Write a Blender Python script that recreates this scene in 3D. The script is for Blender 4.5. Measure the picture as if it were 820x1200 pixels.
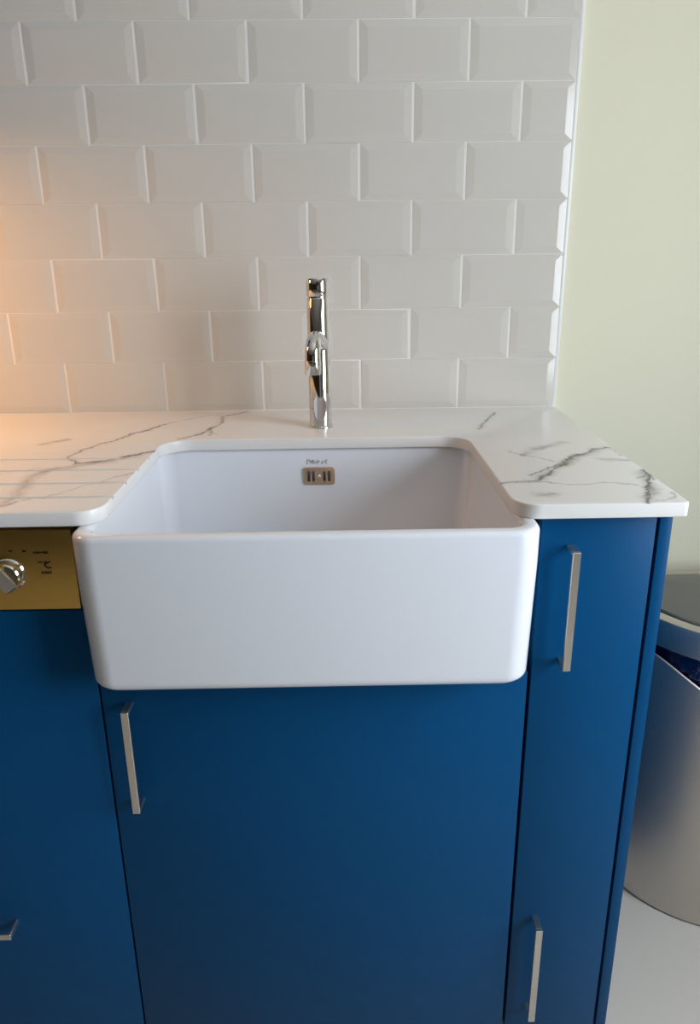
import bpy, bmesh, math, random
from math import sin, cos, pi, radians
from mathutils import Vector, Matrix

for o in list(bpy.data.objects):
    bpy.data.objects.remove(o, do_unlink=True)
S = bpy.context.scene
C = S.collection
random.seed(7)

ZC = 0.99            # worktop surface above the floor
ZB = ZC - 0.02       # worktop underside
YD = -0.621          # plane of the cabinet fronts
YW = 0.008           # painted wall plane behind the tiles

# ------------------------------------------------------------------ camera
def make_camera():
    pitch, yaw, roll = 0.3297, 0.0113, -0.0120
    fwd0 = Vector((sin(yaw), cos(yaw), 0)); right = Vector((cos(yaw), -sin(yaw), 0)); up = Vector((0, 0, 1))
    fwd = fwd0 * cos(pitch) - up * sin(pitch)
    u2 = up * cos(pitch) + fwd0 * sin(pitch)
    r = right * cos(roll) + u2 * sin(roll)
    u = -right * sin(roll) + u2 * cos(roll)
    m = Matrix(((r.x, u.x, -fwd.x), (r.y, u.y, -fwd.y), (r.z, u.z, -fwd.z))).to_4x4()
    m.translation = Vector((-0.0246, -1.5582, 1.2175 + 0.08))
    cam = bpy.data.cameras.new('camera')
    cam.sensor_fit = 'VERTICAL'; cam.sensor_height = 36.0; cam.sensor_width = 24.6
    cam.lens = 887.07 / 1200 * 36.0
    cam.clip_start = 0.02
    o = bpy.data.objects.new('camera', cam); C.objects.link(o)
    o.matrix_world = m
    S.camera = o
make_camera()

# ------------------------------------------------------------------ light
W = bpy.data.worlds.new('world'); S.world = W; W.use_nodes = True
bgn = W.node_tree.nodes['Background']
bgn.inputs['Color'].default_value = (0.75, 0.86, 1.0, 1); bgn.inputs['Strength'].default_value = 0.3

def area(name, loc, rot, sx, sy, power, col, spread=pi):
    l = bpy.data.lights.new(name, 'AREA'); l.shape = 'RECTANGLE'; l.size = sx; l.size_y = sy
    l.energy = power; l.color = col; l.spread = spread
    o = bpy.data.objects.new(name, l); C.objects.link(o); o.location = loc; o.rotation_euler = rot
    return o
# daylight entering through the window in the right-hand wall
area('window_right_offscreen', (1.48, -1.40, 1.35), (0, radians(90), 0), 1.3, 1.1, 58, (0.82, 0.90, 1.0))
# warm strip lamp under the added wall cupboard further along the worktop
area('undercupboard_lamp_left_offscreen', (-1.08, -0.30, ZC + 0.549), (0, 0, 0), 0.42, 0.05, 5.8, (1.0, 0.46, 0.13))

S.view_settings.view_transform = 'Standard'; S.view_settings.look = 'None'
S.view_settings.gamma = 1.0; S.view_settings.use_curve_mapping = False
S.view_settings.exposure = 0.05

# ------------------------------------------------------------------ materials
def srgb(r, g, b):
    f = lambda c: (c / 255 / 12.92) if c / 255 <= 0.04045 else ((c / 255 + 0.055) / 1.055) ** 2.4
    return (f(r), f(g), f(b), 1)

class NT:
    def __init__(s, name):
        s.m = bpy.data.materials.new(name); s.m.use_nodes = True
        s.t = s.m.node_tree; s.b = s.t.nodes['Principled BSDF']
    def n(s, typ, **kw):
        nd = s.t.nodes.new(typ)
        for k, v in kw.items(): setattr(nd, k, v)
        return nd
    def l(s, a, b): s.t.links.new(a, b)
    def setin(s, nd, i, v):
        if isinstance(v, bpy.types.NodeSocket): s.l(v, nd.inputs[i])
        else: nd.inputs[i].default_value = v
    def math(s, op, a, b=0.0, c=None, clamp=False):
        nd = s.n('ShaderNodeMath', operation=op); nd.use_clamp = clamp
        s.setin(nd, 0, a); s.setin(nd, 1, b)
        if c is not None: s.setin(nd, 2, c)
        return nd.outputs[0]
    def vmath(s, op, a, b=None, scale=None, out=0):
        nd = s.n('ShaderNodeVectorMath', operation=op); s.setin(nd, 0, a)
        if b is not None: s.setin(nd, 1, b)
        if scale is not None: s.setin(nd, 'Scale', scale)
        return nd.outputs['Value'] if op in ('LENGTH', 'DOT_PRODUCT', 'DISTANCE') else nd.outputs[0]
    def noise(s, vec, scale, detail=3, rough=0.5):
        nd = s.n('ShaderNodeTexNoise'); s.l(vec, nd.inputs['Vector'])
        nd.inputs['Scale'].default_value = scale; nd.inputs['Detail'].default_value = detail
        nd.inputs['Roughness'].default_value = rough
        return nd
    def mix(s, fac, a, b, blend='MIX'):
        nd = s.n('ShaderNodeMix', data_type='RGBA', blend_type=blend)
        s.setin(nd, 0, fac); s.setin(nd, 6, a); s.setin(nd, 7, b)
        return nd.outputs[2]
    def bump(s, h, strength, dist=0.001):
        nd = s.n('ShaderNodeBump'); s.l(h, nd.inputs['Height'])
        nd.inputs['Strength'].default_value = strength; nd.inputs['Distance'].default_value = dist
        s.l(nd.outputs[0], s.b.inputs['Normal'])
    def coord(s, which='Object'):
        return s.n('ShaderNodeTexCoord').outputs[which]
    def world(s):
        return s.n('ShaderNodeNewGeometry').outputs['Position']

def basic(name, col, rough=0.5, metal=0.0, spec=0.5, coat=0.0, nscale=0, namp=0.0, bump=0.0, bscale=60, bdist=0.001):
    k = NT(name); b = k.b
    b.inputs['Base Color'].default_value = col; b.inputs['Roughness'].default_value = rough
    b.inputs['Metallic'].default_value = metal; b.inputs['Specular IOR Level'].default_value = spec
    b.inputs['Coat Weight'].default_value = coat; b.inputs['Coat Roughness'].default_value = 0.05
    p = k.world()
    if nscale:
        nz = k.noise(p, nscale)
        dark = tuple(c * (1 - namp) for c in col[:3]) + (1,)
        k.l(k.mix(nz.outputs['Fac'], dark, col), b.inputs['Base Color'])
    if bump:
        k.bump(k.noise(p, bscale).outputs['Fac'], bump, bdist)
    return k.m

def brushed(name, col, rough, stretch, aniso=0.0):
    k = NT(name); b = k.b
    b.inputs['Base Color'].default_value = col; b.inputs['Metallic'].default_value = 1.0
    p = k.vmath('MULTIPLY', k.world(), stretch)
    nz = k.noise(p, 1.0, 2)
    k.l(k.math('MULTIPLY_ADD', nz.outputs['Fac'], 0.14, rough - 0.07), b.inputs['Roughness'])
    k.bump(nz.outputs['Fac'], 0.08, 0.0004)
    return k.m

M = {}
M['paint'] = basic('cream_wall_paint', srgb(224, 220, 196), 0.7, spec=0.2, bump=0.05, bscale=220)
M['bounce_dimming_brown'] = basic('brown_bounce_dimming_paint', srgb(112, 88, 66), 0.7, spec=0.2, nscale=3, namp=0.05)  # brown invented for the unseen walls to dim bounced light
M['ceiling'] = basic('white_ceiling_paint', srgb(232, 230, 224), 0.8, spec=0.2, nscale=3, namp=0.03)
M['tile'] = basic('white_glazed_tile', srgb(208, 203, 194), 0.13, spec=0.5, bump=0.06, bscale=14, bdist=0.003)
M['grout'] = basic('white_grout', srgb(230, 227, 221), 0.7, spec=0.2, bump=0.2, bscale=900)
M['ceramic'] = basic('white_fireclay_glaze', srgb(230, 233, 239), 0.09, spec=0.5, coat=0.3, bump=0.03, bscale=9, bdist=0.002)
M['blue'] = basic('blue_satin_lacquer', srgb(4, 72, 118), 0.38, spec=0.12, bump=0.02, bscale=160, nscale=2.0, namp=0.04)
M['carcass'] = basic('dark_carcass_board', srgb(40, 42, 46), 0.6, nscale=8, namp=0.1)
M['chrome'] = basic('polished_chrome', (0.70, 0.69, 0.67, 1), 0.05, metal=1.0, bump=0.01, bscale=30)
M['nickel'] = brushed('brushed_nickel', (0.66, 0.63, 0.58, 1), 0.34, (900, 900, 12))
M['gold'] = brushed('brushed_bronze_steel', srgb(190, 155, 84), 0.36, (10, 400, 900))
M['steel'] = brushed('brushed_steel', (0.62, 0.57, 0.52, 1), 0.46, (900, 900, 8))
M['steel_ring'] = brushed('satin_steel', (0.58, 0.55, 0.51, 1), 0.42, (30, 30, 600))
M['plate'] = brushed('warm_steel_cover', srgb(196, 172, 148), 0.38, (60, 60, 900))
M['black'] = basic('black_void', (0.004, 0.004, 0.005, 1), 0.6, nscale=20, namp=0.2)
M['lid'] = basic('dark_grey_lid', srgb(98, 98, 94), 0.28, spec=0.5, nscale=5, namp=0.06)
M['bag'] = basic('blue_bin_liner', srgb(14, 26, 74), 0.16, spec=0.7, bump=0.8, bscale=45, bdist=0.01)
M['ink'] = basic('dark_print', srgb(36, 24, 14), 0.5, nscale=60, namp=0.2)
M['grey_ink'] = basic('grey_print', srgb(120, 124, 132), 0.4, nscale=60, namp=0.2)
M['floor'] = basic('pale_grey_floor', srgb(208, 202, 192), 0.42, spec=0.4, nscale=1.4, namp=0.07, bump=0.03, bscale=90)
M['white_frame'] = basic('white_window_frame', srgb(235, 235, 232), 0.35, nscale=4, namp=0.03)
M['rubber'] = basic('black_rubber', srgb(24, 24, 25), 0.7, nscale=40, namp=0.2)

VEINS = {
    'A': [
        [(-0.217, -0.015), (-0.259, -0.055), (-0.261, -0.149), (-0.276, -0.199), (-0.307, -0.244)],
        [(-0.465, -0.365), (-0.458, -0.315), (-0.412, -0.224), (-0.360, -0.124)],
        [(-0.333, -0.322), (-0.356, -0.355), (-0.400, -0.395), (-0.441, -0.406), (-0.465, -0.365)],
        [(0.248, -0.512), (0.294, -0.464), (0.342, -0.407), (0.391, -0.358), (0.416, -0.350)],
        [(0.198, -0.544), (0.222, -0.539), (0.252, -0.536), (0.277, -0.508), (0.316, -0.441)],
        [(0.419, -0.490), (0.417, -0.513), (0.402, -0.559), (0.378, -0.601), (0.370, -0.644)],
        [(0.282, -0.059), (0.246, -0.158), (0.228, -0.204)],
    ],
    'B': [
        [(-0.360, -0.124), (-0.328, -0.075), (-0.267, -0.025)],
        [(-0.535, -0.461), (-0.490, -0.425)],
        [(-0.517, -0.655), (-0.469, -0.617), (-0.456, -0.590), (-0.410, -0.565), (-0.392, -0.529), (-0.366, -0.499), (-0.340, -0.467)],
        [(-0.267, -0.206), (-0.245, -0.214)],
        [(-0.263, -0.227), (-0.264, -0.164)],
        [(0.247, -0.368), (0.271, -0.395), (0.291, -0.419), (0.302, -0.433)],
        [(0.416, -0.350), (0.417, -0.373), (0.416, -0.406)],
        [(0.391, -0.538), (0.420, -0.504)],
        [(0.419, -0.490), (0.418, -0.543)],
        [(0.386, -0.631), (0.402, -0.628), (0.417, -0.600)],
        [(0.264, -0.075), (0.284, -0.068)],
        [(0.224, -0.189), (0.240, -0.173)],
        [(0.202, -0.548), (0.257, -0.541), (0.295, -0.557), (0.342, -0.548), (0.381, -0.565)],
    ],
    'C': [
        [(-0.388, -0.396), (-0.437, -0.418), (-0.471, -0.444), (-0.482, -0.477), (-0.474, -0.533), (-0.467, -0.583), (-0.472, -0.610), (-0.489, -0.669)],
        [(0.412, -0.499), (0.397, -0.579), (0.371, -0.637)],
        [(0.272, -0.387), (0.295, -0.351), (0.351, -0.317)],
        [(0.262, -0.522), (0.339, -0.417), (0.393, -0.366)],
        [(-0.544, -0.274), (-0.513, -0.237)],
        [(0.240, -0.600), (0.255, -0.601)],
        [(0.383, -0.425), (0.416, -0.432)],
        [(-0.332, -0.328), (-0.379, -0.381)],
    ],
}

def marble():
    k = NT('white_veined_quartz'); b = k.b
    p = k.world()
    w1 = k.noise(p, 26, 3, 0.6)
    w2 = k.noise(p, 110, 2, 0.6)
    d1 = k.vmath('SCALE', k.vmath('SUBTRACT', w1.outputs['Color'], (0.5, 0.5, 0.5)), scale=0.030)
    d2 = k.vmath('SCALE', k.vmath('SUBTRACT', w2.outputs['Color'], (0.5, 0.5, 0.5)), scale=0.010)
    q = k.vmath('ADD', k.vmath('ADD', p, d1), d2)
    q = k.vmath('MULTIPLY', q, (1, 1, 0))
    sep = k.n('ShaderNodeSeparateXYZ'); k.l(q, sep.inputs[0])
    qx, qy = sep.outputs[0], sep.outputs[1]
    def dist(lines):      # distance to the nearest of the polylines' segments
        cur = None
        for l in lines:
            for a, c in zip(l[:-1], l[1:]):
                mx, my = (a[0] + c[0]) / 2, (a[1] + c[1]) / 2
                L = math.hypot(c[0] - a[0], c[1] - a[1]); ux, uy = (c[0] - a[0]) / L, (c[1] - a[1]) / L
                s_ = k.math('MULTIPLY_ADD', qx, ux, k.math('MULTIPLY_ADD', qy, uy, -(mx * ux + my * uy)))
                e_ = k.math('MAXIMUM', k.math('SUBTRACT', k.math('ABSOLUTE', s_), L / 2), 0.0)
                n_ = k.math('MULTIPLY_ADD', qx, -uy, k.math('MULTIPLY_ADD', qy, ux, mx * uy - my * ux))
                d = k.math('MULTIPLY_ADD', n_, n_, k.math('MULTIPLY', e_, e_))
                cur = d if cur is None else k.math('MINIMUM', cur, d)
        return k.math('SQRT', cur)
    def ramp(d, w):      # 1 on the line, 0 at distance w
        x = k.math('SUBTRACT', 1.0, k.math('DIVIDE', d, w), clamp=True)
        return k.math('POWER', x, 1.5)
    var = k.noise(p, 18, 3, 0.7).outputs['Fac']
    gate = k.math('MULTIPLY_ADD', var, 2.6, -0.65, clamp=True)
    dA = dist(VEINS['A']); dB = dist(VEINS['B']); dC = dist(VEINS['C'])
    mA = k.math('MULTIPLY', ramp(dA, 0.0052), k.math('MULTIPLY_ADD', gate, 0.55, 0.45))
    mB = k.math('MULTIPLY', ramp(dB, 0.0042), k.math('MULTIPLY_ADD', gate, 0.45, 0.18))
    mC = k.math('MULTIPLY', ramp(dC, 0.017), k.math('MULTIPLY_ADD', gate, 0.55, 0.12))
    mH = k.math('MULTIPLY', ramp(dA, 0.016), 0.13)
    tot = k.math('ADD', k.math('ADD', mA, mB), k.math('ADD', mC, mH), clamp=True)
    nz = k.n('ShaderNodeSeparateXYZ'); k.l(k.n('ShaderNodeNewGeometry').outputs['True Normal'], nz.inputs[0])
    tot = k.math('MULTIPLY', tot, k.math('GREATER_THAN', nz.outputs[2], 0.6))     # the veins are printed on the top face only
    cloud = k.noise(p, 5, 3)
    base = k.mix(cloud.outputs['Fac'], srgb(222, 220, 216), srgb(234, 232, 229))
    col = k.mix(tot, base, srgb(112, 108, 104))
    k.l(col, b.inputs['Base Color'])
    b.inputs['Roughness'].default_value = 0.22; b.inputs['Specular IOR Level'].default_value = 0.5
    return k.m
M['marble'] = marble()

# ------------------------------------------------------------------ mesh helpers
def finish(name, bm, mat, parent=None, smooth=None):
    bmesh.ops.remove_doubles(bm, verts=bm.verts, dist=1e-6)
    bmesh.ops.recalc_face_normals(bm, faces=bm.faces)
    me = bpy.data.meshes.new(name); bm.to_mesh(me); bm.free()
    me.materials.append(M[mat] if isinstance(mat, str) else mat)
    if smooth is not None:
        me.shade_smooth()
        me.set_sharp_from_angle(angle=radians(smooth))
    o = bpy.data.objects.new(name, me); C.objects.link(o)
    if parent is not None: o.parent = parent
    return o

def box(bm, x0, x1, y0, y1, z0, z1, bev=0.0, seg=2):
    vs = [bm.verts.new((x, y, z)) for x in (x0, x1) for y in (y0, y1) for z in (z0, z1)]
    fs = [bm.faces.new([vs[i] for i in f]) for f in ((0, 1, 3, 2), (4, 6, 7, 5), (0, 4, 5, 1), (2, 3, 7, 6), (0, 2, 6, 4), (1, 5, 7, 3))]
    if bev:
        es = set(e for f in fs for e in f.edges)
        bmesh.ops.bevel(bm, geom=list(es), offset=bev, segments=seg, profile=0.5, affect='EDGES')

def boxo(name, mat, parent, x0, x1, y0, y1, z0, z1, bev=0.0, seg=2):
    bm = bmesh.new(); box(bm, x0, x1, y0, y1, z0, z1, bev, seg)
    return finish(name, bm, mat, parent, 40 if bev else None)

def arc(cx, cy, r, a0, a1, n):
    return [(cx + r * cos(a0 + (a1 - a0) * i / n), cy + r * sin(a0 + (a1 - a0) * i / n)) for i in range(n + 1)]

def rrect(x0, x1, y0, y1, r, n=8):
    pts = []
    pts += arc(x1 - r, y1 - r, r, 0, pi / 2, n)
    pts += arc(x0 + r, y1 - r, r, pi / 2, pi, n)
    pts += arc(x0 + r, y0 + r, r, pi, 1.5 * pi, n)
    pts += arc(x1 - r, y0 + r, r, 1.5 * pi, 2 * pi, n)
    return pts

def loft(bm, rings, cap0=True, cap1=True, closed=True):
    vr = [[bm.verts.new(p) for p in r] for r in rings]
    n = len(vr[0])
    for a, b in zip(vr[:-1], vr[1:]):
        for i in range(n if closed else n - 1):
            j = (i + 1) % n
            bm.faces.new((a[i], a[j], b[j], b[i]))
    if cap0: bm.faces.new(vr[0][::-1])
    if cap1: bm.faces.new(vr[-1])
    return vr

def lathe(bm, prof, cx, cy, n=40):
    loft(bm, [[(cx + r * cos(2 * pi * i / n), cy + r * sin(2 * pi * i / n), z) for i in range(n)] for r, z in prof])

def tube(bm, pts, radii, n=24):
    pts = [Vector(p) for p in pts]
    rings = []
    t0 = (pts[1] - pts[0]).normalized()
    u = t0.orthogonal().normalized()
    for i, p in enumerate(pts):
        t = (pts[min(i + 1, len(pts) - 1)] - pts[max(i - 1, 0)]).normalized()
        u = (u - t * u.dot(t)).normalized(); v = t.cross(u)
        r = radii[i] if isinstance(radii, (list, tuple)) else radii
        rings.append([p + (u * cos(2 * pi * k / n) + v * sin(2 * pi * k / n)) * r for k in range(n)])
    loft(bm, rings)

def empty(name, loc=(0, 0, 0)):
    o = bpy.data.objects.new(name, None); C.objects.link(o); o.location = loc
    o.empty_display_size = 0.05
    return o

def attach(child, root):
    child.parent = root
    child.matrix_parent_inverse = Matrix.Translation(-Vector(root.location))

def tag(o, label, cat, group=None):
    o['label'] = label; o['category'] = cat
    if group: o['group'] = group
    return o

def struct(o, label, cat):
    o['kind'] = 'structure'; o['label'] = label; o['category'] = cat
    return o

# ------------------------------------------------------------------ room shell
X0, X1, Y1, ZT = -5.5, 1.4, -6.5, 2.6
struct(boxo('floor', 'floor', None, X0 - .1, X1 + .1, Y1 - .1, YW + .1, -0.05, 0), 'pale grey smooth floor beside the blue cabinets', 'floor')
struct(boxo('ceiling', 'ceiling', None, X0 - .1, X1 + .1, Y1 - .1, YW + .1, ZT, ZT + 0.05), 'plain white ceiling over the kitchen', 'ceiling')
wall = struct(boxo('wall_back', 'paint', None, X0 - .1, X1 + .1, YW, YW + 0.1, 0, ZT), 'cream painted wall behind the worktop, partly covered with tiles', 'wall')
struct(boxo('wall_left', 'bounce_dimming_brown', None, X0 - .1, X0, Y1, YW, 0, ZT), 'unseen wall at the far end of the room, made brown to dim bounced light', 'wall')
bm = bmesh.new()   # right wall with its window opening
wy0, wy1, wz0, wz1 = -1.95, -0.85, 0.70, 2.0
for a in ((Y1, wy0, 0, ZT), (wy1, YW, 0, ZT), (wy0, wy1, 0, wz0), (wy0, wy1, wz1, ZT)):
    box(bm, X1, X1 + .1, a[0], a[1], a[2], a[3])
struct(finish('wall_right', bm, 'paint'), 'cream painted wall with a window opening', 'wall')
bm = bmesh.new()   # unseen rear wall with an invented door opening
dx0, dx1, dz1 = 0.05, 1.05, 2.15
for a in ((X0, dx0, 0, ZT), (dx1, X1, 0, ZT), (dx0, dx1, dz1, ZT)):
    box(bm, a[0], a[1], Y1 - .1, Y1, a[2], a[3])
struct(finish('wall_front', bm, 'bounce_dimming_brown'), 'unseen rear wall, made brown to dim bounced light, with an invented door opening', 'wall')
win = struct(empty('window_1', (X1, (wy0 + wy1) / 2, wz0)), 'white framed window in the cream wall', 'window')
for a in ((wy0, wy0 + .05, wz0, wz1), (wy1 - .05, wy1, wz0, wz1), (wy0 + .05, wy1 - .05, wz0, wz0 + .05), (wy0 + .05, wy1 - .05, wz1 - .05, wz1), (-1.425, -1.375, wz0 + .05, wz1 - .05)):
    attach(boxo('window_frame', 'white_frame', None, X1 + .02, X1 + .07, a[0], a[1], a[2], a[3], 0.004), win)

# painted wall's tiles: bevelled metro tiles, each its own piece
TW, TH, XO = 0.2, 0.1, 0.0182
bm = bmesh.new()
box(bm, -1.6, XO + 0.4, YW - 0.0075, YW + 0.001, ZC - 0.019, ZC + 1.0014)
finish('grout_bed', bm, 'grout', wall)

def tile_mesh(w):
    gx, gz, b = 0.0019, 0.0001, 0.0145
    def ring(ix, iz, y): return [(ix, y, iz), (w - ix, y, iz), (w - ix, y, TH - iz), (ix, y, TH - iz)]
    bm = bmesh.new()
    loft(bm, [ring(gx, gz, YW), ring(gx, gz, 0.0008), ring(gx + .0006, gz + .0006, 0.0), ring(gx + b, gz + b * 0.85, -0.0017), ring(gx + b + .001, gz + b * .85 + .001, -0.0018)], True, True)
    bmesh.ops.recalc_face_normals(bm, faces=bm.faces)
    me = bpy.data.meshes.new('tile'); bm.to_mesh(me); bm.free(); me.materials.append(M['tile'])
    return me
full, half = tile_mesh(TW), tile_mesh(TW / 2)
for r in range(10):
    z = ZC + 0.0014 + r * TH
    k = -7.0 if r % 2 == 0 else -7.5
    while k < 1.95:
        hf = k > 1.4
        t = bpy.data.objects.new('tile', half if (r % 2 and hf) else full); C.objects.link(t)
        t.parent = wall
        t.location = (XO + k * TW, random.uniform(-0.0003, 0.0003), z)
        t.rotation_euler = (random.uniform(-.004, .004), 0, random.uniform(-.003, .003))
        k += 1
struct(boxo('trim_1', 'white_frame', None, XO + 0.3976, XO + 0.4045, -0.0004, YW + 0.001, ZC, ZC + 1.0014, 0.0012), 'thin white edging strip where the tiles end', 'trim')

# ------------------------------------------------------------------ worktop
def worktop():
    xl, xr, yf, yb = -1.6, 0.4233, -0.643, YW
    cl, cr, cb = -0.333, 0.1975, -0.2545
    out = [(xl, yb), (xl, yf)]
    r = 0.036; out += arc(cl - r, yf + r, r, -pi / 2, 0, 10)
    r = 0.052; out += arc(cl + r, cb - r, r, pi, pi / 2, 12)
    r = 0.048; out += arc(cr - r, cb - r, r, pi / 2, 0, 12)
    r = 0.036; out += arc(cr + r, yf + r, r, pi, 1.5 * pi, 10)
    r = 0.008; out += arc(xr - r, yf + r, r, -pi / 2, 0, 5)
    out += [(xr, yb)]
    bm = bmesh.new()
    bot = bm.faces.new([bm.verts.new((x, y, ZB)) for x, y in out])
    ret = bmesh.ops.extrude_face_region(bm, geom=[bot])
    top = [v for v in ret['geom'] if isinstance(v, bmesh.types.BMVert)]
    bmesh.ops.translate(bm, verts=top, vec=(0, 0, ZC - ZB))
    bmesh.ops.recalc_face_normals(bm, faces=bm.faces)
    es = [e for e in bm.edges if len(e.link_faces) == 2 and abs(e.verts[0].co.z - e.verts[1].co.z) < 1e-6
          and not (abs(e.verts[0].co.y - yb) < 1e-6 and abs(e.verts[1].co.y - yb) < 1e-6)]
    bmesh.ops.bevel(bm, geom=es, offset=0.0022, segments=3, profile=0.5, affect='EDGES')
    o = finish('worktop', bm, 'marble', None, 35)
    # drainer grooves running into the sink opening
    cut = bmesh.new()
    for y in (-0.580, -0.513, -0.443, -0.376):
        n = 8; w = 0.0042; d = 0.0032
        ring = [(w * cos(pi + pi * i / n), d * 1.0 * sin(pi + pi * i / n)) for i in range(n + 1)]
        ring = [(ring[0][0], 0.004)] + ring + [(ring[-1][0], 0.004)]
        loft(cut, [[(-0.82, y + a, ZC + c) for a, c in ring], [(-0.30, y + a, ZC + c - 0.0006) for a, c in ring]])
    cutter = finish('drainer_cutter', cut, 'marble')
    md = o.modifiers.new('grooves', 'BOOLEAN'); md.object = cutter; md.operation = 'DIFFERENCE'; md.solver = 'EXACT'
    bpy.context.view_layer.update()
    me = bpy.data.meshes.new_from_object(o.evaluated_get(bpy.context.evaluated_depsgraph_get()))
    o.modifiers.clear(); o.data = me; me.name = 'worktop'
    bpy.data.objects.remove(cutter, do_unlink=True)
    me.shade_smooth(); me.set_sharp_from_angle(angle=radians(35))
    return tag(o, 'white marble-veined worktop with drainer grooves, cut out around the sink', 'worktop')
worktop()

# ------------------------------------------------------------------ sink
SX0, SX1, SYF, SYB = -0.3660, 0.2270, -0.687, -0.226
SZT, SZB = ZB, ZC - 0.243
def sink():
    root = empty('belfast_sink', ((SX0 + SX1) / 2, (SYF + SYB) / 2, SZB))
    R = 0.034; th = 0.0215; N = 10
    rings = []
    def ring(ins, z, r, y_extra=0.0):
        return [(x, y, z) for x, y in rrect(SX0 + ins, SX1 - ins, SYF + ins + y_extra, SYB - ins, r, N)]
    rb = 0.016
    rings.append(ring(0.09, SZB, R))
    for i in range(7):                                # rounded lower edge
        a = pi / 2 * i / 6
        rings.append(ring(0.0035 + rb * (1 - sin(a)), SZB + rb * (1 - cos(a)), R - 0.002 * (1 - sin(a))))
    rt = 0.0075
    rings.append(ring(0.0, SZT - 0.05, R))
    for i in range(6):                                # rounded rim
        a = pi / 2 * i / 5
        rings.append(ring(rt * (1 - cos(a)), SZT - rt * (1 - sin(a)), R - rt * (1 - cos(a)) * 0.6))
    for i in range(6):
        a = pi / 2 * (1 - i / 5)
        rings.append(ring(th - rt * (1 - cos(a)), SZT - rt * (1 - sin(a)), R - 0.008))
    rings.append(ring(th + 0.001, SZT - 0.06, R - 0.008))
    zf = SZB + 0.026
    for i in range(7):                                # coved inside floor
        a = pi / 2 * i / 6
        rings.append(ring(th + 0.004 + 0.026 * (1 - cos(a)), zf + 0.026 * (1 - sin(a)), R - 0.008))
    rings.append([(x, y, zf - 0.003) for x, y in rrect(-0.12, -0.02, -0.50, -0.40, 0.045, N)])
    bm = bmesh.new(); loft(bm, rings, True, True)
    body = finish('basin', bm, 'ceramic', None, 50); attach(body, root)
    yi = SYB - th - 0.0017                              # inside face of the back wall (at overflow height)
    # overflow cover: rounded plate with four slots around a screw
    cxo, czo = -0.0648, ZC - 0.071
    bm = bmesh.new()
    def plate(w, h, r, y): return [(cxo + a, y, czo + b) for a, b in rrect(-w, w, -h, h, r, 6)]
    loft(bm, [plate(.0285, .0162, .005, yi + .002), plate(.0285, .0162, .005, yi - .0014), plate(.0275, .0152, .0045, yi - .0022)])
    pl = finish('overflow_cover', bm, 'plate', None, 35); attach(pl, root)
    pl['label'] = 'beige metal overflow cover with slots'
    def cut(o, cb, ang):
        c = finish('opening_cutter', cb, 'ceramic')
        md = o.modifiers.new('opening', 'BOOLEAN'); md.object = c; md.operation = 'DIFFERENCE'; md.solver = 'EXACT'
        bpy.context.view_layer.update()
        me = bpy.data.meshes.new_from_object(o.evaluated_get(bpy.context.evaluated_depsgraph_get()))
        o.modifiers.clear(); o.data = me; me.name = o.name
        bpy.data.objects.remove(c, do_unlink=True)
        me.shade_smooth(); me.set_sharp_from_angle(angle=radians(ang))
    cb = bmesh.new()                                   # overflow channel inside the back wall
    box(cb, cxo - .0235, cxo + .0235, yi - .004, yi + .0185, czo - .0125, czo + .0125); cut(body, cb, 50)
    cb = bmesh.new()                                   # four slots through the cover
    for dx in (-.0180, -.0098, .0098, .0180):
        f = lambda y: [(cxo + dx + a, y, czo + b) for a, b in rrect(-.0024, .0024, -.0096, .0096, .0022, 5)]
        loft(cb, [f(yi - .006), f(yi + .006)])
    cut(pl, cb, 35)
    bm = bmesh.new()
    prof = [(.0034, yi - .0018), (.0034, yi - .0028), (.002, yi - .0040)]
    loft(bm, [[(cxo + r * cos(2 * pi * i / 14), y, czo + r * sin(2 * pi * i / 14)) for i in range(14)] for r, y in prof])
    s = finish('screw', bm, 'chrome', None, 35); s.parent = pl
    # small printed maker's mark over the cover (strokes as they show in the photograph)
    strokes = [(-.0205, 0, -.0205, 1), (-.0205, 1, -.0160, .9), (-.0165, .9, -.0150, .35), (-.0145, .2, -.0125, .85), (-.0110, .0, -.0110, 1),
               (-.0110, .55, -.0070, .9), (-.0100, .5, -.0060, .15), (-.0075, .35, -.0030, .45), (-.0020, .0, -.0015, 1), (-.0050, .45, .0025, .6),
               (.0050, .25, .0080, .75), (.0050, .25, .0085, .1), (.0110, .6, .0155, 1), (.0110, .6, .0150, .05), (.0105, .5, .0135, .5)]
    bm = bmesh.new()
    z0, hh = ZC - 0.0495, 0.0085
    for xa, za, xb, zb in strokes:
        a = Vector((cxo + xa, 0, z0 + za * hh)); b = Vector((cxo + xb, 0, z0 + zb * hh)); t = (b - a).normalized(); nrm = Vector((-t.z, 0, t.x)) * .00055
        vs = [(p.x, y, p.z) for y in (yi + .003, yi - .00035 + .0012) for p in (a + nrm, b + nrm, b - nrm, a - nrm)]
        loft(bm, [vs[:4], vs[4:]])
    s = finish('printed_mark', bm, 'grey_ink', None); attach(s, root); s['label'] = "small grey printed maker's mark"
    # waste outlet
    bm = bmesh.new(); lathe(bm, [(.044, zf - .004), (.044, zf + .0005), (.040, zf + .0016), (.028, zf + .0010), (.026, zf - .002)], -0.07, -0.45, 36)
    s = finish('waste_outlet', bm, 'chrome', None, 35); attach(s, root)
    return tag(root, 'white ceramic butler sink with rounded apron front set into the worktop', 'sink')
sink()

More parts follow.
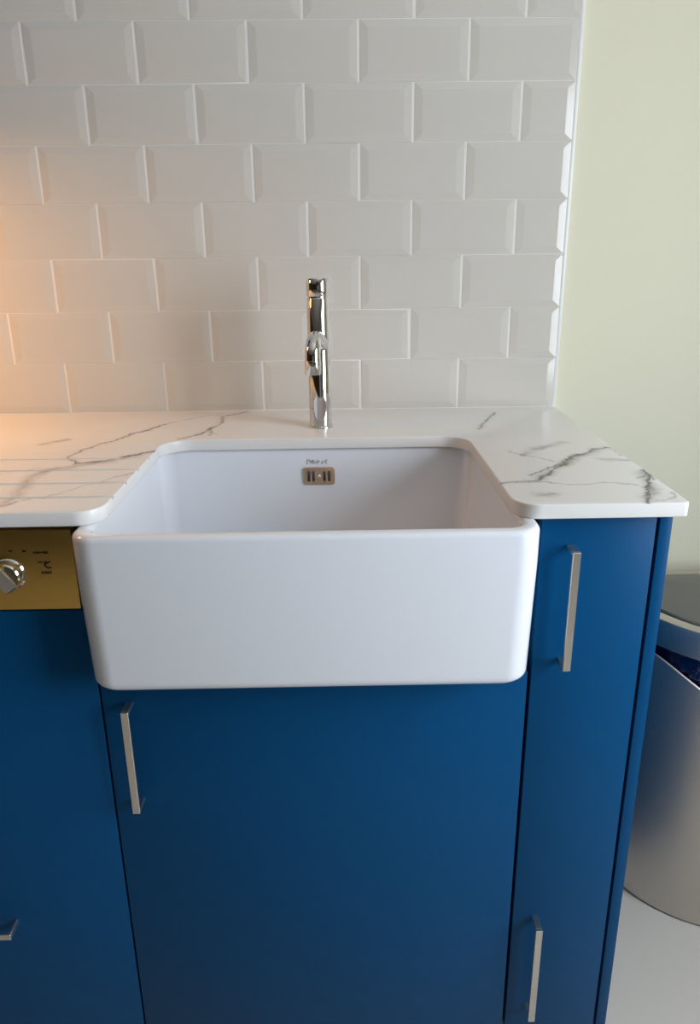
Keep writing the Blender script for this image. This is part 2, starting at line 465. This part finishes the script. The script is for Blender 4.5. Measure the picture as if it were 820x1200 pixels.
# ------------------------------------------------------------------ tap
def tap():
    cx, cy = -0.0617, -0.160
    root = empty('mixer_tap', (cx, cy, ZC))
    def part(name, bm, mat='chrome', ang=35):
        o = finish(name, bm, mat, None, ang); attach(o, root); return o
    bm = bmesh.new(); lathe(bm, [(.0235, ZC), (.0235, ZC + .003), (.0222, ZC + .0045), (.0205, ZC + .005)], cx, cy); part('base_flange', bm)
    bm = bmesh.new(); lathe(bm, [(.0205, ZC + .004), (.0203, ZC + .05), (.0200, ZC + .232), (.0192, ZC + .2335)], cx, cy); part('body', bm)
    bm = bmesh.new(); lathe(bm, [(.0180, ZC + .2325), (.0180, ZC + .2355), (.0195, ZC + .236), (.0200, ZC + .2368), (.0200, ZC + .2648), (.0192, ZC + .266), (.0, ZC + .266)][:-1], cx, cy)
    h = part('control_handle', bm)
    bm = bmesh.new()
    zz, yy = ZC + .2575, cy - .0198
    loft(bm, [[(cx + .001 + r * cos(2 * pi * i / 16), y, zz + r * sin(2 * pi * i / 16)) for i in range(16)] for r, y in ((.0034, yy + .002), (.0034, yy - .0006), (.0026, yy - .0010))])
    d = finish('indicator_dot', bm, 'black', None, 35); d.parent = h
    # spout: leaves the body's front, bends over and down
    bm = bmesh.new()
    pts = []
    A = Vector((cx + .004, cy - .004, ZC + .150)); 
    dirv = Vector((-0.125, -1, 0)).normalized()
    reach = 0.098
    P0 = A
    P1 = A + dirv * 0.050 + Vector((0, 0, .022))
    P2 = A + dirv * reach + Vector((0, 0, .030))
    P3 = A + dirv * reach + Vector((0, 0, -.014))
    for i in range(21):
        t = i / 20
        pts.append(P0 * (1 - t) ** 3 + P1 * 3 * t * (1 - t) ** 2 + P2 * 3 * t * t * (1 - t) + P3 * t ** 3)
    tube(bm, pts, [.0142 - .001 * i / 20 for i in range(21)], 28); part('spout', bm, ang=60)
    e = pts[-1]
    bm = bmesh.new(); lathe(bm, [(.0125, e.z + .001), (.0140, e.z), (.0140, e.z - .022), (.0132, e.z - .0235), (.0110, e.z - .0235), (.0105, e.z - .019)], e.x, e.y, 32); part('aerator', bm)
    return tag(root, 'polished chrome single-lever mixer tap with short bent spout behind the sink', 'tap')
tap()

# ------------------------------------------------------------------ cabinets
def handle(parent, origin, x, z0, z1, horizontal=False):
    """square-cornered bar handle standing 30 mm off its door; z0..z1 is the long way"""
    bm = bmesh.new()
    w, t, pr = 0.0054, 0.0055, 0.030
    def bx(a0, a1, y0, y1, b0, b1):
        if horizontal: box(bm, a0, a1, y0, y1, b0, b1, 0.0007, 1)
        else: box(bm, b0, b1, y0, y1, a0, a1, 0.0007, 1)
    bx(z0, z1, YD - pr, YD - pr + t, x - w, x + w)
    bx(z0, z0 + t, YD - pr + t - .001, YD + 0.002, x - w, x + w)
    bx(z1 - t, z1, YD - pr + t - .001, YD + 0.002, x - w, x + w)
    o = finish('handle', bm, 'nickel', None, 35)
    o.parent = parent
    o['label'] = 'brushed nickel bar handle'
    return o

ZK = 0.035                                         # bottom of the doors
def unit(name, label, cat, x0, x1, ztop, doorspec, carc_top):
    root = empty(name, ((x0 + x1) / 2, -0.31, 0))
    parts = [('side_panel', x0 + .001, x0 + .017, ZK, carc_top), ('side_panel', x1 - .017, x1 - .001, ZK, carc_top)]
    for nm, a, b, c, d in parts:
        attach(boxo(nm, 'carcass', None, a, b, YD + .0205, -0.06, c, d), root)
    attach(boxo('bottom_panel', 'carcass', None, x0 + .017, x1 - .017, YD + .0205, -0.06, ZK + .004, ZK + .02), root)
    attach(boxo('back_panel', 'carcass', None, x0 + .017, x1 - .017, -0.068, -0.06, ZK, carc_top), root)
    attach(boxo('plinth', 'blue', None, x0 + .001, x1 - .001, YD + .06, YD + .076, 0, ZK), root)
    d0, d1 = doorspec
    door = boxo('door', 'blue', None, d0, d1, YD, YD + .0195, ZK, ztop, 0.0012, 2)
    attach(door, root)
    tag(root, label, cat)
    return root, door

sc, sdoor = unit('sink_cabinet', 'wide blue cabinet with one flat door under the white sink', 'cabinet', -0.372, 0.2375, ZC - 0.2565, (-0.3698, 0.2352), SZB)
handle(sdoor, sc.location, -0.3312, ZC - 0.4640, ZC - 0.2930)
pc, pdoor = unit('narrow_cabinet', 'narrow tall blue cabinet with two bar handles beside the white sink', 'cabinet', 0.2378, 0.3945, ZB - 0.004, (0.2398, 0.3918), ZB)
handle(pdoor, pc.location, 0.2800, ZC - 0.2395, ZC - 0.0640)
handle(pdoor, pc.location, 0.2755, ZC - 0.9000, ZC - 0.7040)

ep = boxo('end_panel', 'blue', None, 0.3960, 0.4130, YD, YW, 0, ZB, 0.001, 2)
tag(ep, 'slim blue end panel closing the cabinet run beside the bin', 'panel')

# ------------------------------------------------------------------ dishwasher
def dishwasher():
    x0, x1 = -0.976, -0.3785
    root = empty('dishwasher', ((x0 + x1) / 2, -0.31, 0))
    org = root.location
    attach(boxo('body', 'carcass', None, x0 + .002, x1 - .002, YD + .03, -0.05, 0.03, ZB - .012), root)
    attach(boxo('plinth', 'blue', None, x0, x1, YD + .06, YD + .076, 0, ZK), root)
    door = boxo('door', 'blue', None, x0, x1 + .0056, YD, YD + .0295, ZK, ZC - 0.1485, 0.0012, 2); attach(door, root)
    h = handle(door, org, ZC - 0.694, -0.80, -0.5495, True)
    cp = boxo('control_panel', 'gold', None, x0, x1 - .0025, YD - .0005, YD + .0295, ZC - 0.1460, ZB - 0.0115, 0.001, 2); attach(cp, root)
    cp['label'] = 'bronze-gold brushed metal control panel'
    def sub(o): o.parent = cp; return o
    # rotary knob: collar, drum and a bevelled grip across its face
    kx, kz, yf = -0.4690, ZC - 0.0920, YD - .0005
    def disc(bm, prof, n=40): loft(bm, [[(kx + r * cos(2 * pi * i / n), y, kz + r * sin(2 * pi * i / n)) for i in range(n)] for r, y in prof])
    bm = bmesh.new(); disc(bm, [(.0225, yf + .002), (.0225, yf - .004), (.0205, yf - .006), (.0195, yf - .006), (.0185, yf - .014), (.0165, yf - .016)])
    ang = radians(-52); ux = Vector((cos(ang), 0, sin(ang))); uz = Vector((-sin(ang), 0, cos(ang)))
    def grip(y, l, w): return [tuple(Vector((kx, y, kz)) + ux * a + uz * b) for a, b in rrect(-l, l, -w, w, min(w * .6, .006), 5)]
    loft(bm, [grip(yf - .010, .0190, .0112), grip(yf - .0240, .0185, .0105), grip(yf - .0262, .0170, .0090)])
    sub(finish('knob', bm, 'chrome', None, 30))['label'] = 'shiny silver rotary knob'
    # tiny dark print beside the knob (strokes as they show in the photograph)
    bm = bmesh.new()
    rnd = random.Random(3)
    def word(xa, xb, z, h, n):
        for i in range(n):
            x = xa + (xb - xa) * (i + .5) / n; hh = h * rnd.uniform(.55, 1)
            box(bm, x - .0011, x + .0009, yf - .0002, yf + .001, z - hh / 2, z + hh / 2)
            if rnd.random() < .75: box(bm, x - .0011, x + (xb - xa) / n * .8, yf - .0002, yf + .001, z - hh / 2, z - hh / 2 + .0012)
    word(-.4340, -.4145, ZC - .0627, .0038, 7)
    word(-.4300, -.4170, ZC - .0765, .0030, 4)
    word(-.4270, -.4130, ZC - .0915, .0050, 5)
    word(-.4660, -.4610, ZC - .0600, .0040, 2); word(-.4480, -.4430, ZC - .0605, .0035, 2)
    for (xa, za), (xb, zb) in (((-.4220, -.0800), (-.4130, -.0760)), ((-.4220, -.0800), (-.4180, -.0848)), ((-.4185, -.0848), (-.4125, -.0850))):
        a = Vector((xa, 0, ZC + za)); b = Vector((xb, 0, ZC + zb)); t = (b - a).normalized(); nr = Vector((-t.z, 0, t.x)) * .0011
        vs = [(p.x, y, p.z) for y in (yf + .001, yf - .0002) for p in (a + nr, b + nr, b - nr, a - nr)]
        loft(bm, [vs[:4], vs[4:]])
    sub(finish('printed_symbols', bm, 'ink', None))['label'] = 'tiny dark printed programme symbols'
    return tag(root, 'built-in dishwasher with bronze-gold control panel over a blue door', 'dishwasher')
dishwasher()

# ------------------------------------------------------------------ waste bin
def dshape(ins, n=28):
    """D outline: round front towards -y, flat back; ins = inset"""
    cx, cy, r, yb = 0.776, -0.165, 0.245, -0.068
    r2 = r - ins; rc = 0.03
    pts = arc(cx, cy, r2, pi, 2 * pi, n)                     # left -> front -> right
    pts += arc(cx + r2 - rc, yb - ins - rc, rc, 0, pi / 2, 5)
    pts += arc(cx - r2 + rc, yb - ins - rc, rc, pi / 2, pi, 5)
    return pts
def waste_bin():
    cx, cy = 0.776, -0.165
    root = empty('waste_bin', (cx, cy, 0))
    def part(name, bm, mat, ang=40):
        o = finish(name, bm, mat, None, ang); attach(o, root); return o
    def ring(ins, z, n=28): return [(x, y, z(x, y) if callable(z) else z) for x, y in dshape(ins, n)]
    ZT_, ZR = 0.645, 0.589
    def ss(t): t = max(0, min(1, t)); return t * t * (3 - 2 * t)
    def ztop(x, y):
        a = math.degrees(math.atan2(y - cy, x - cx)) % 360
        d = abs(a - 270)
        return 0.570 - 0.075 * ss((64 - d) / 52)
    bm = bmesh.new(); loft(bm, [ring(.010, 0.0), ring(.010, .006), ring(.012, .008)]); part('base', bm, 'rubber')
    n = 60
    bm = bmesh.new()
    rs = [ring(.003, .0015, n), ring(0, .005, n), ring(0, .3, n), ring(0, ztop, n), ring(.0022, lambda x, y: ztop(x, y) + .002, n), ring(.005, ztop, n), ring(.005, .3, n)]
    loft(bm, rs, True, True); part('body', bm, 'steel')
    # bin liner folded over the inner bucket, showing in the slit
    bm = bmesh.new()
    rg = random.Random(5)
    rows = []
    for j in range(9):
        z = 0.46 + 0.135 * j / 8
        rows.append([(x + rg.uniform(-.002, .002), y + rg.uniform(-.002, .002), z) for x, y in dshape(.012 + .003 * sin(j * 2.1), 70)])
    loft(bm, rows, True, True); part('liner', bm, 'bag', 80)['label'] = 'dark blue plastic liner showing in the slit'
    bm = bmesh.new()
    loft(bm, [ring(.006, ZR + .001), ring(.001, ZR), ring(0, ZR + .002), ring(0, ZT_ - .010), ring(.003, ZT_ - .003), ring(.009, ZT_), ring(.020, ZT_ + .001), ring(.023, ZT_ - .001), ring(.024, ZT_ - .012)])
    part('rim', bm, 'steel_ring', 30)
    bm = bmesh.new()
    loft(bm, [ring(.0235, ZT_ - .013), ring(.0235, ZT_ - .0035), ring(.027, ZT_ - .0035), ring(.027, ZT_ - .012)]); part('seam', bm, 'black', 30)
    def dome(f, dz): return [(0.776 + (x - 0.776) * f, -0.20 + (y + 0.20) * f, ZT_ + dz) for x, y in dshape(.031)]
    bm = bmesh.new()
    loft(bm, [ring(.028, ZT_ - .012), ring(.028, ZT_ - .001), ring(.031, ZT_ + .002), dome(.85, .0045), dome(.6, .007), dome(.3, .0085)]); part('lid', bm, 'lid', 30)
    return tag(root, 'D-shaped brushed steel waste bin with dark grey lid beside the end panel', 'bin')
waste_bin()

# ------------------------------------------------------------------ unseen cupboard added to shade the upper left tiles (carries the strip lamp)
def added_shade_cupboard():
    x0, x1, z0, z1 = -1.38, -0.78, ZC + 0.56, ZC + 1.28
    root = empty('added_shade_cupboard', ((x0 + x1) / 2, -0.17, z0))
    attach(boxo('body', 'blue', None, x0, x1, -0.33, YW, z0, z1, 0.001), root)
    attach(boxo('door', 'blue', None, x0 + .002, x1 - .002, -0.351, -0.331, z0 + .002, z1 - .002, 0.0012), root)
    attach(boxo('lamp_housing', 'white_frame', None, -1.31, -0.85, -0.33, -0.27, z0 - .008, z0 + .001, 0.002), root)
    return tag(root, 'added unseen blue cupboard shading the upper left tiles, with a warm strip lamp underneath', 'cupboard')
added_shade_cupboard()
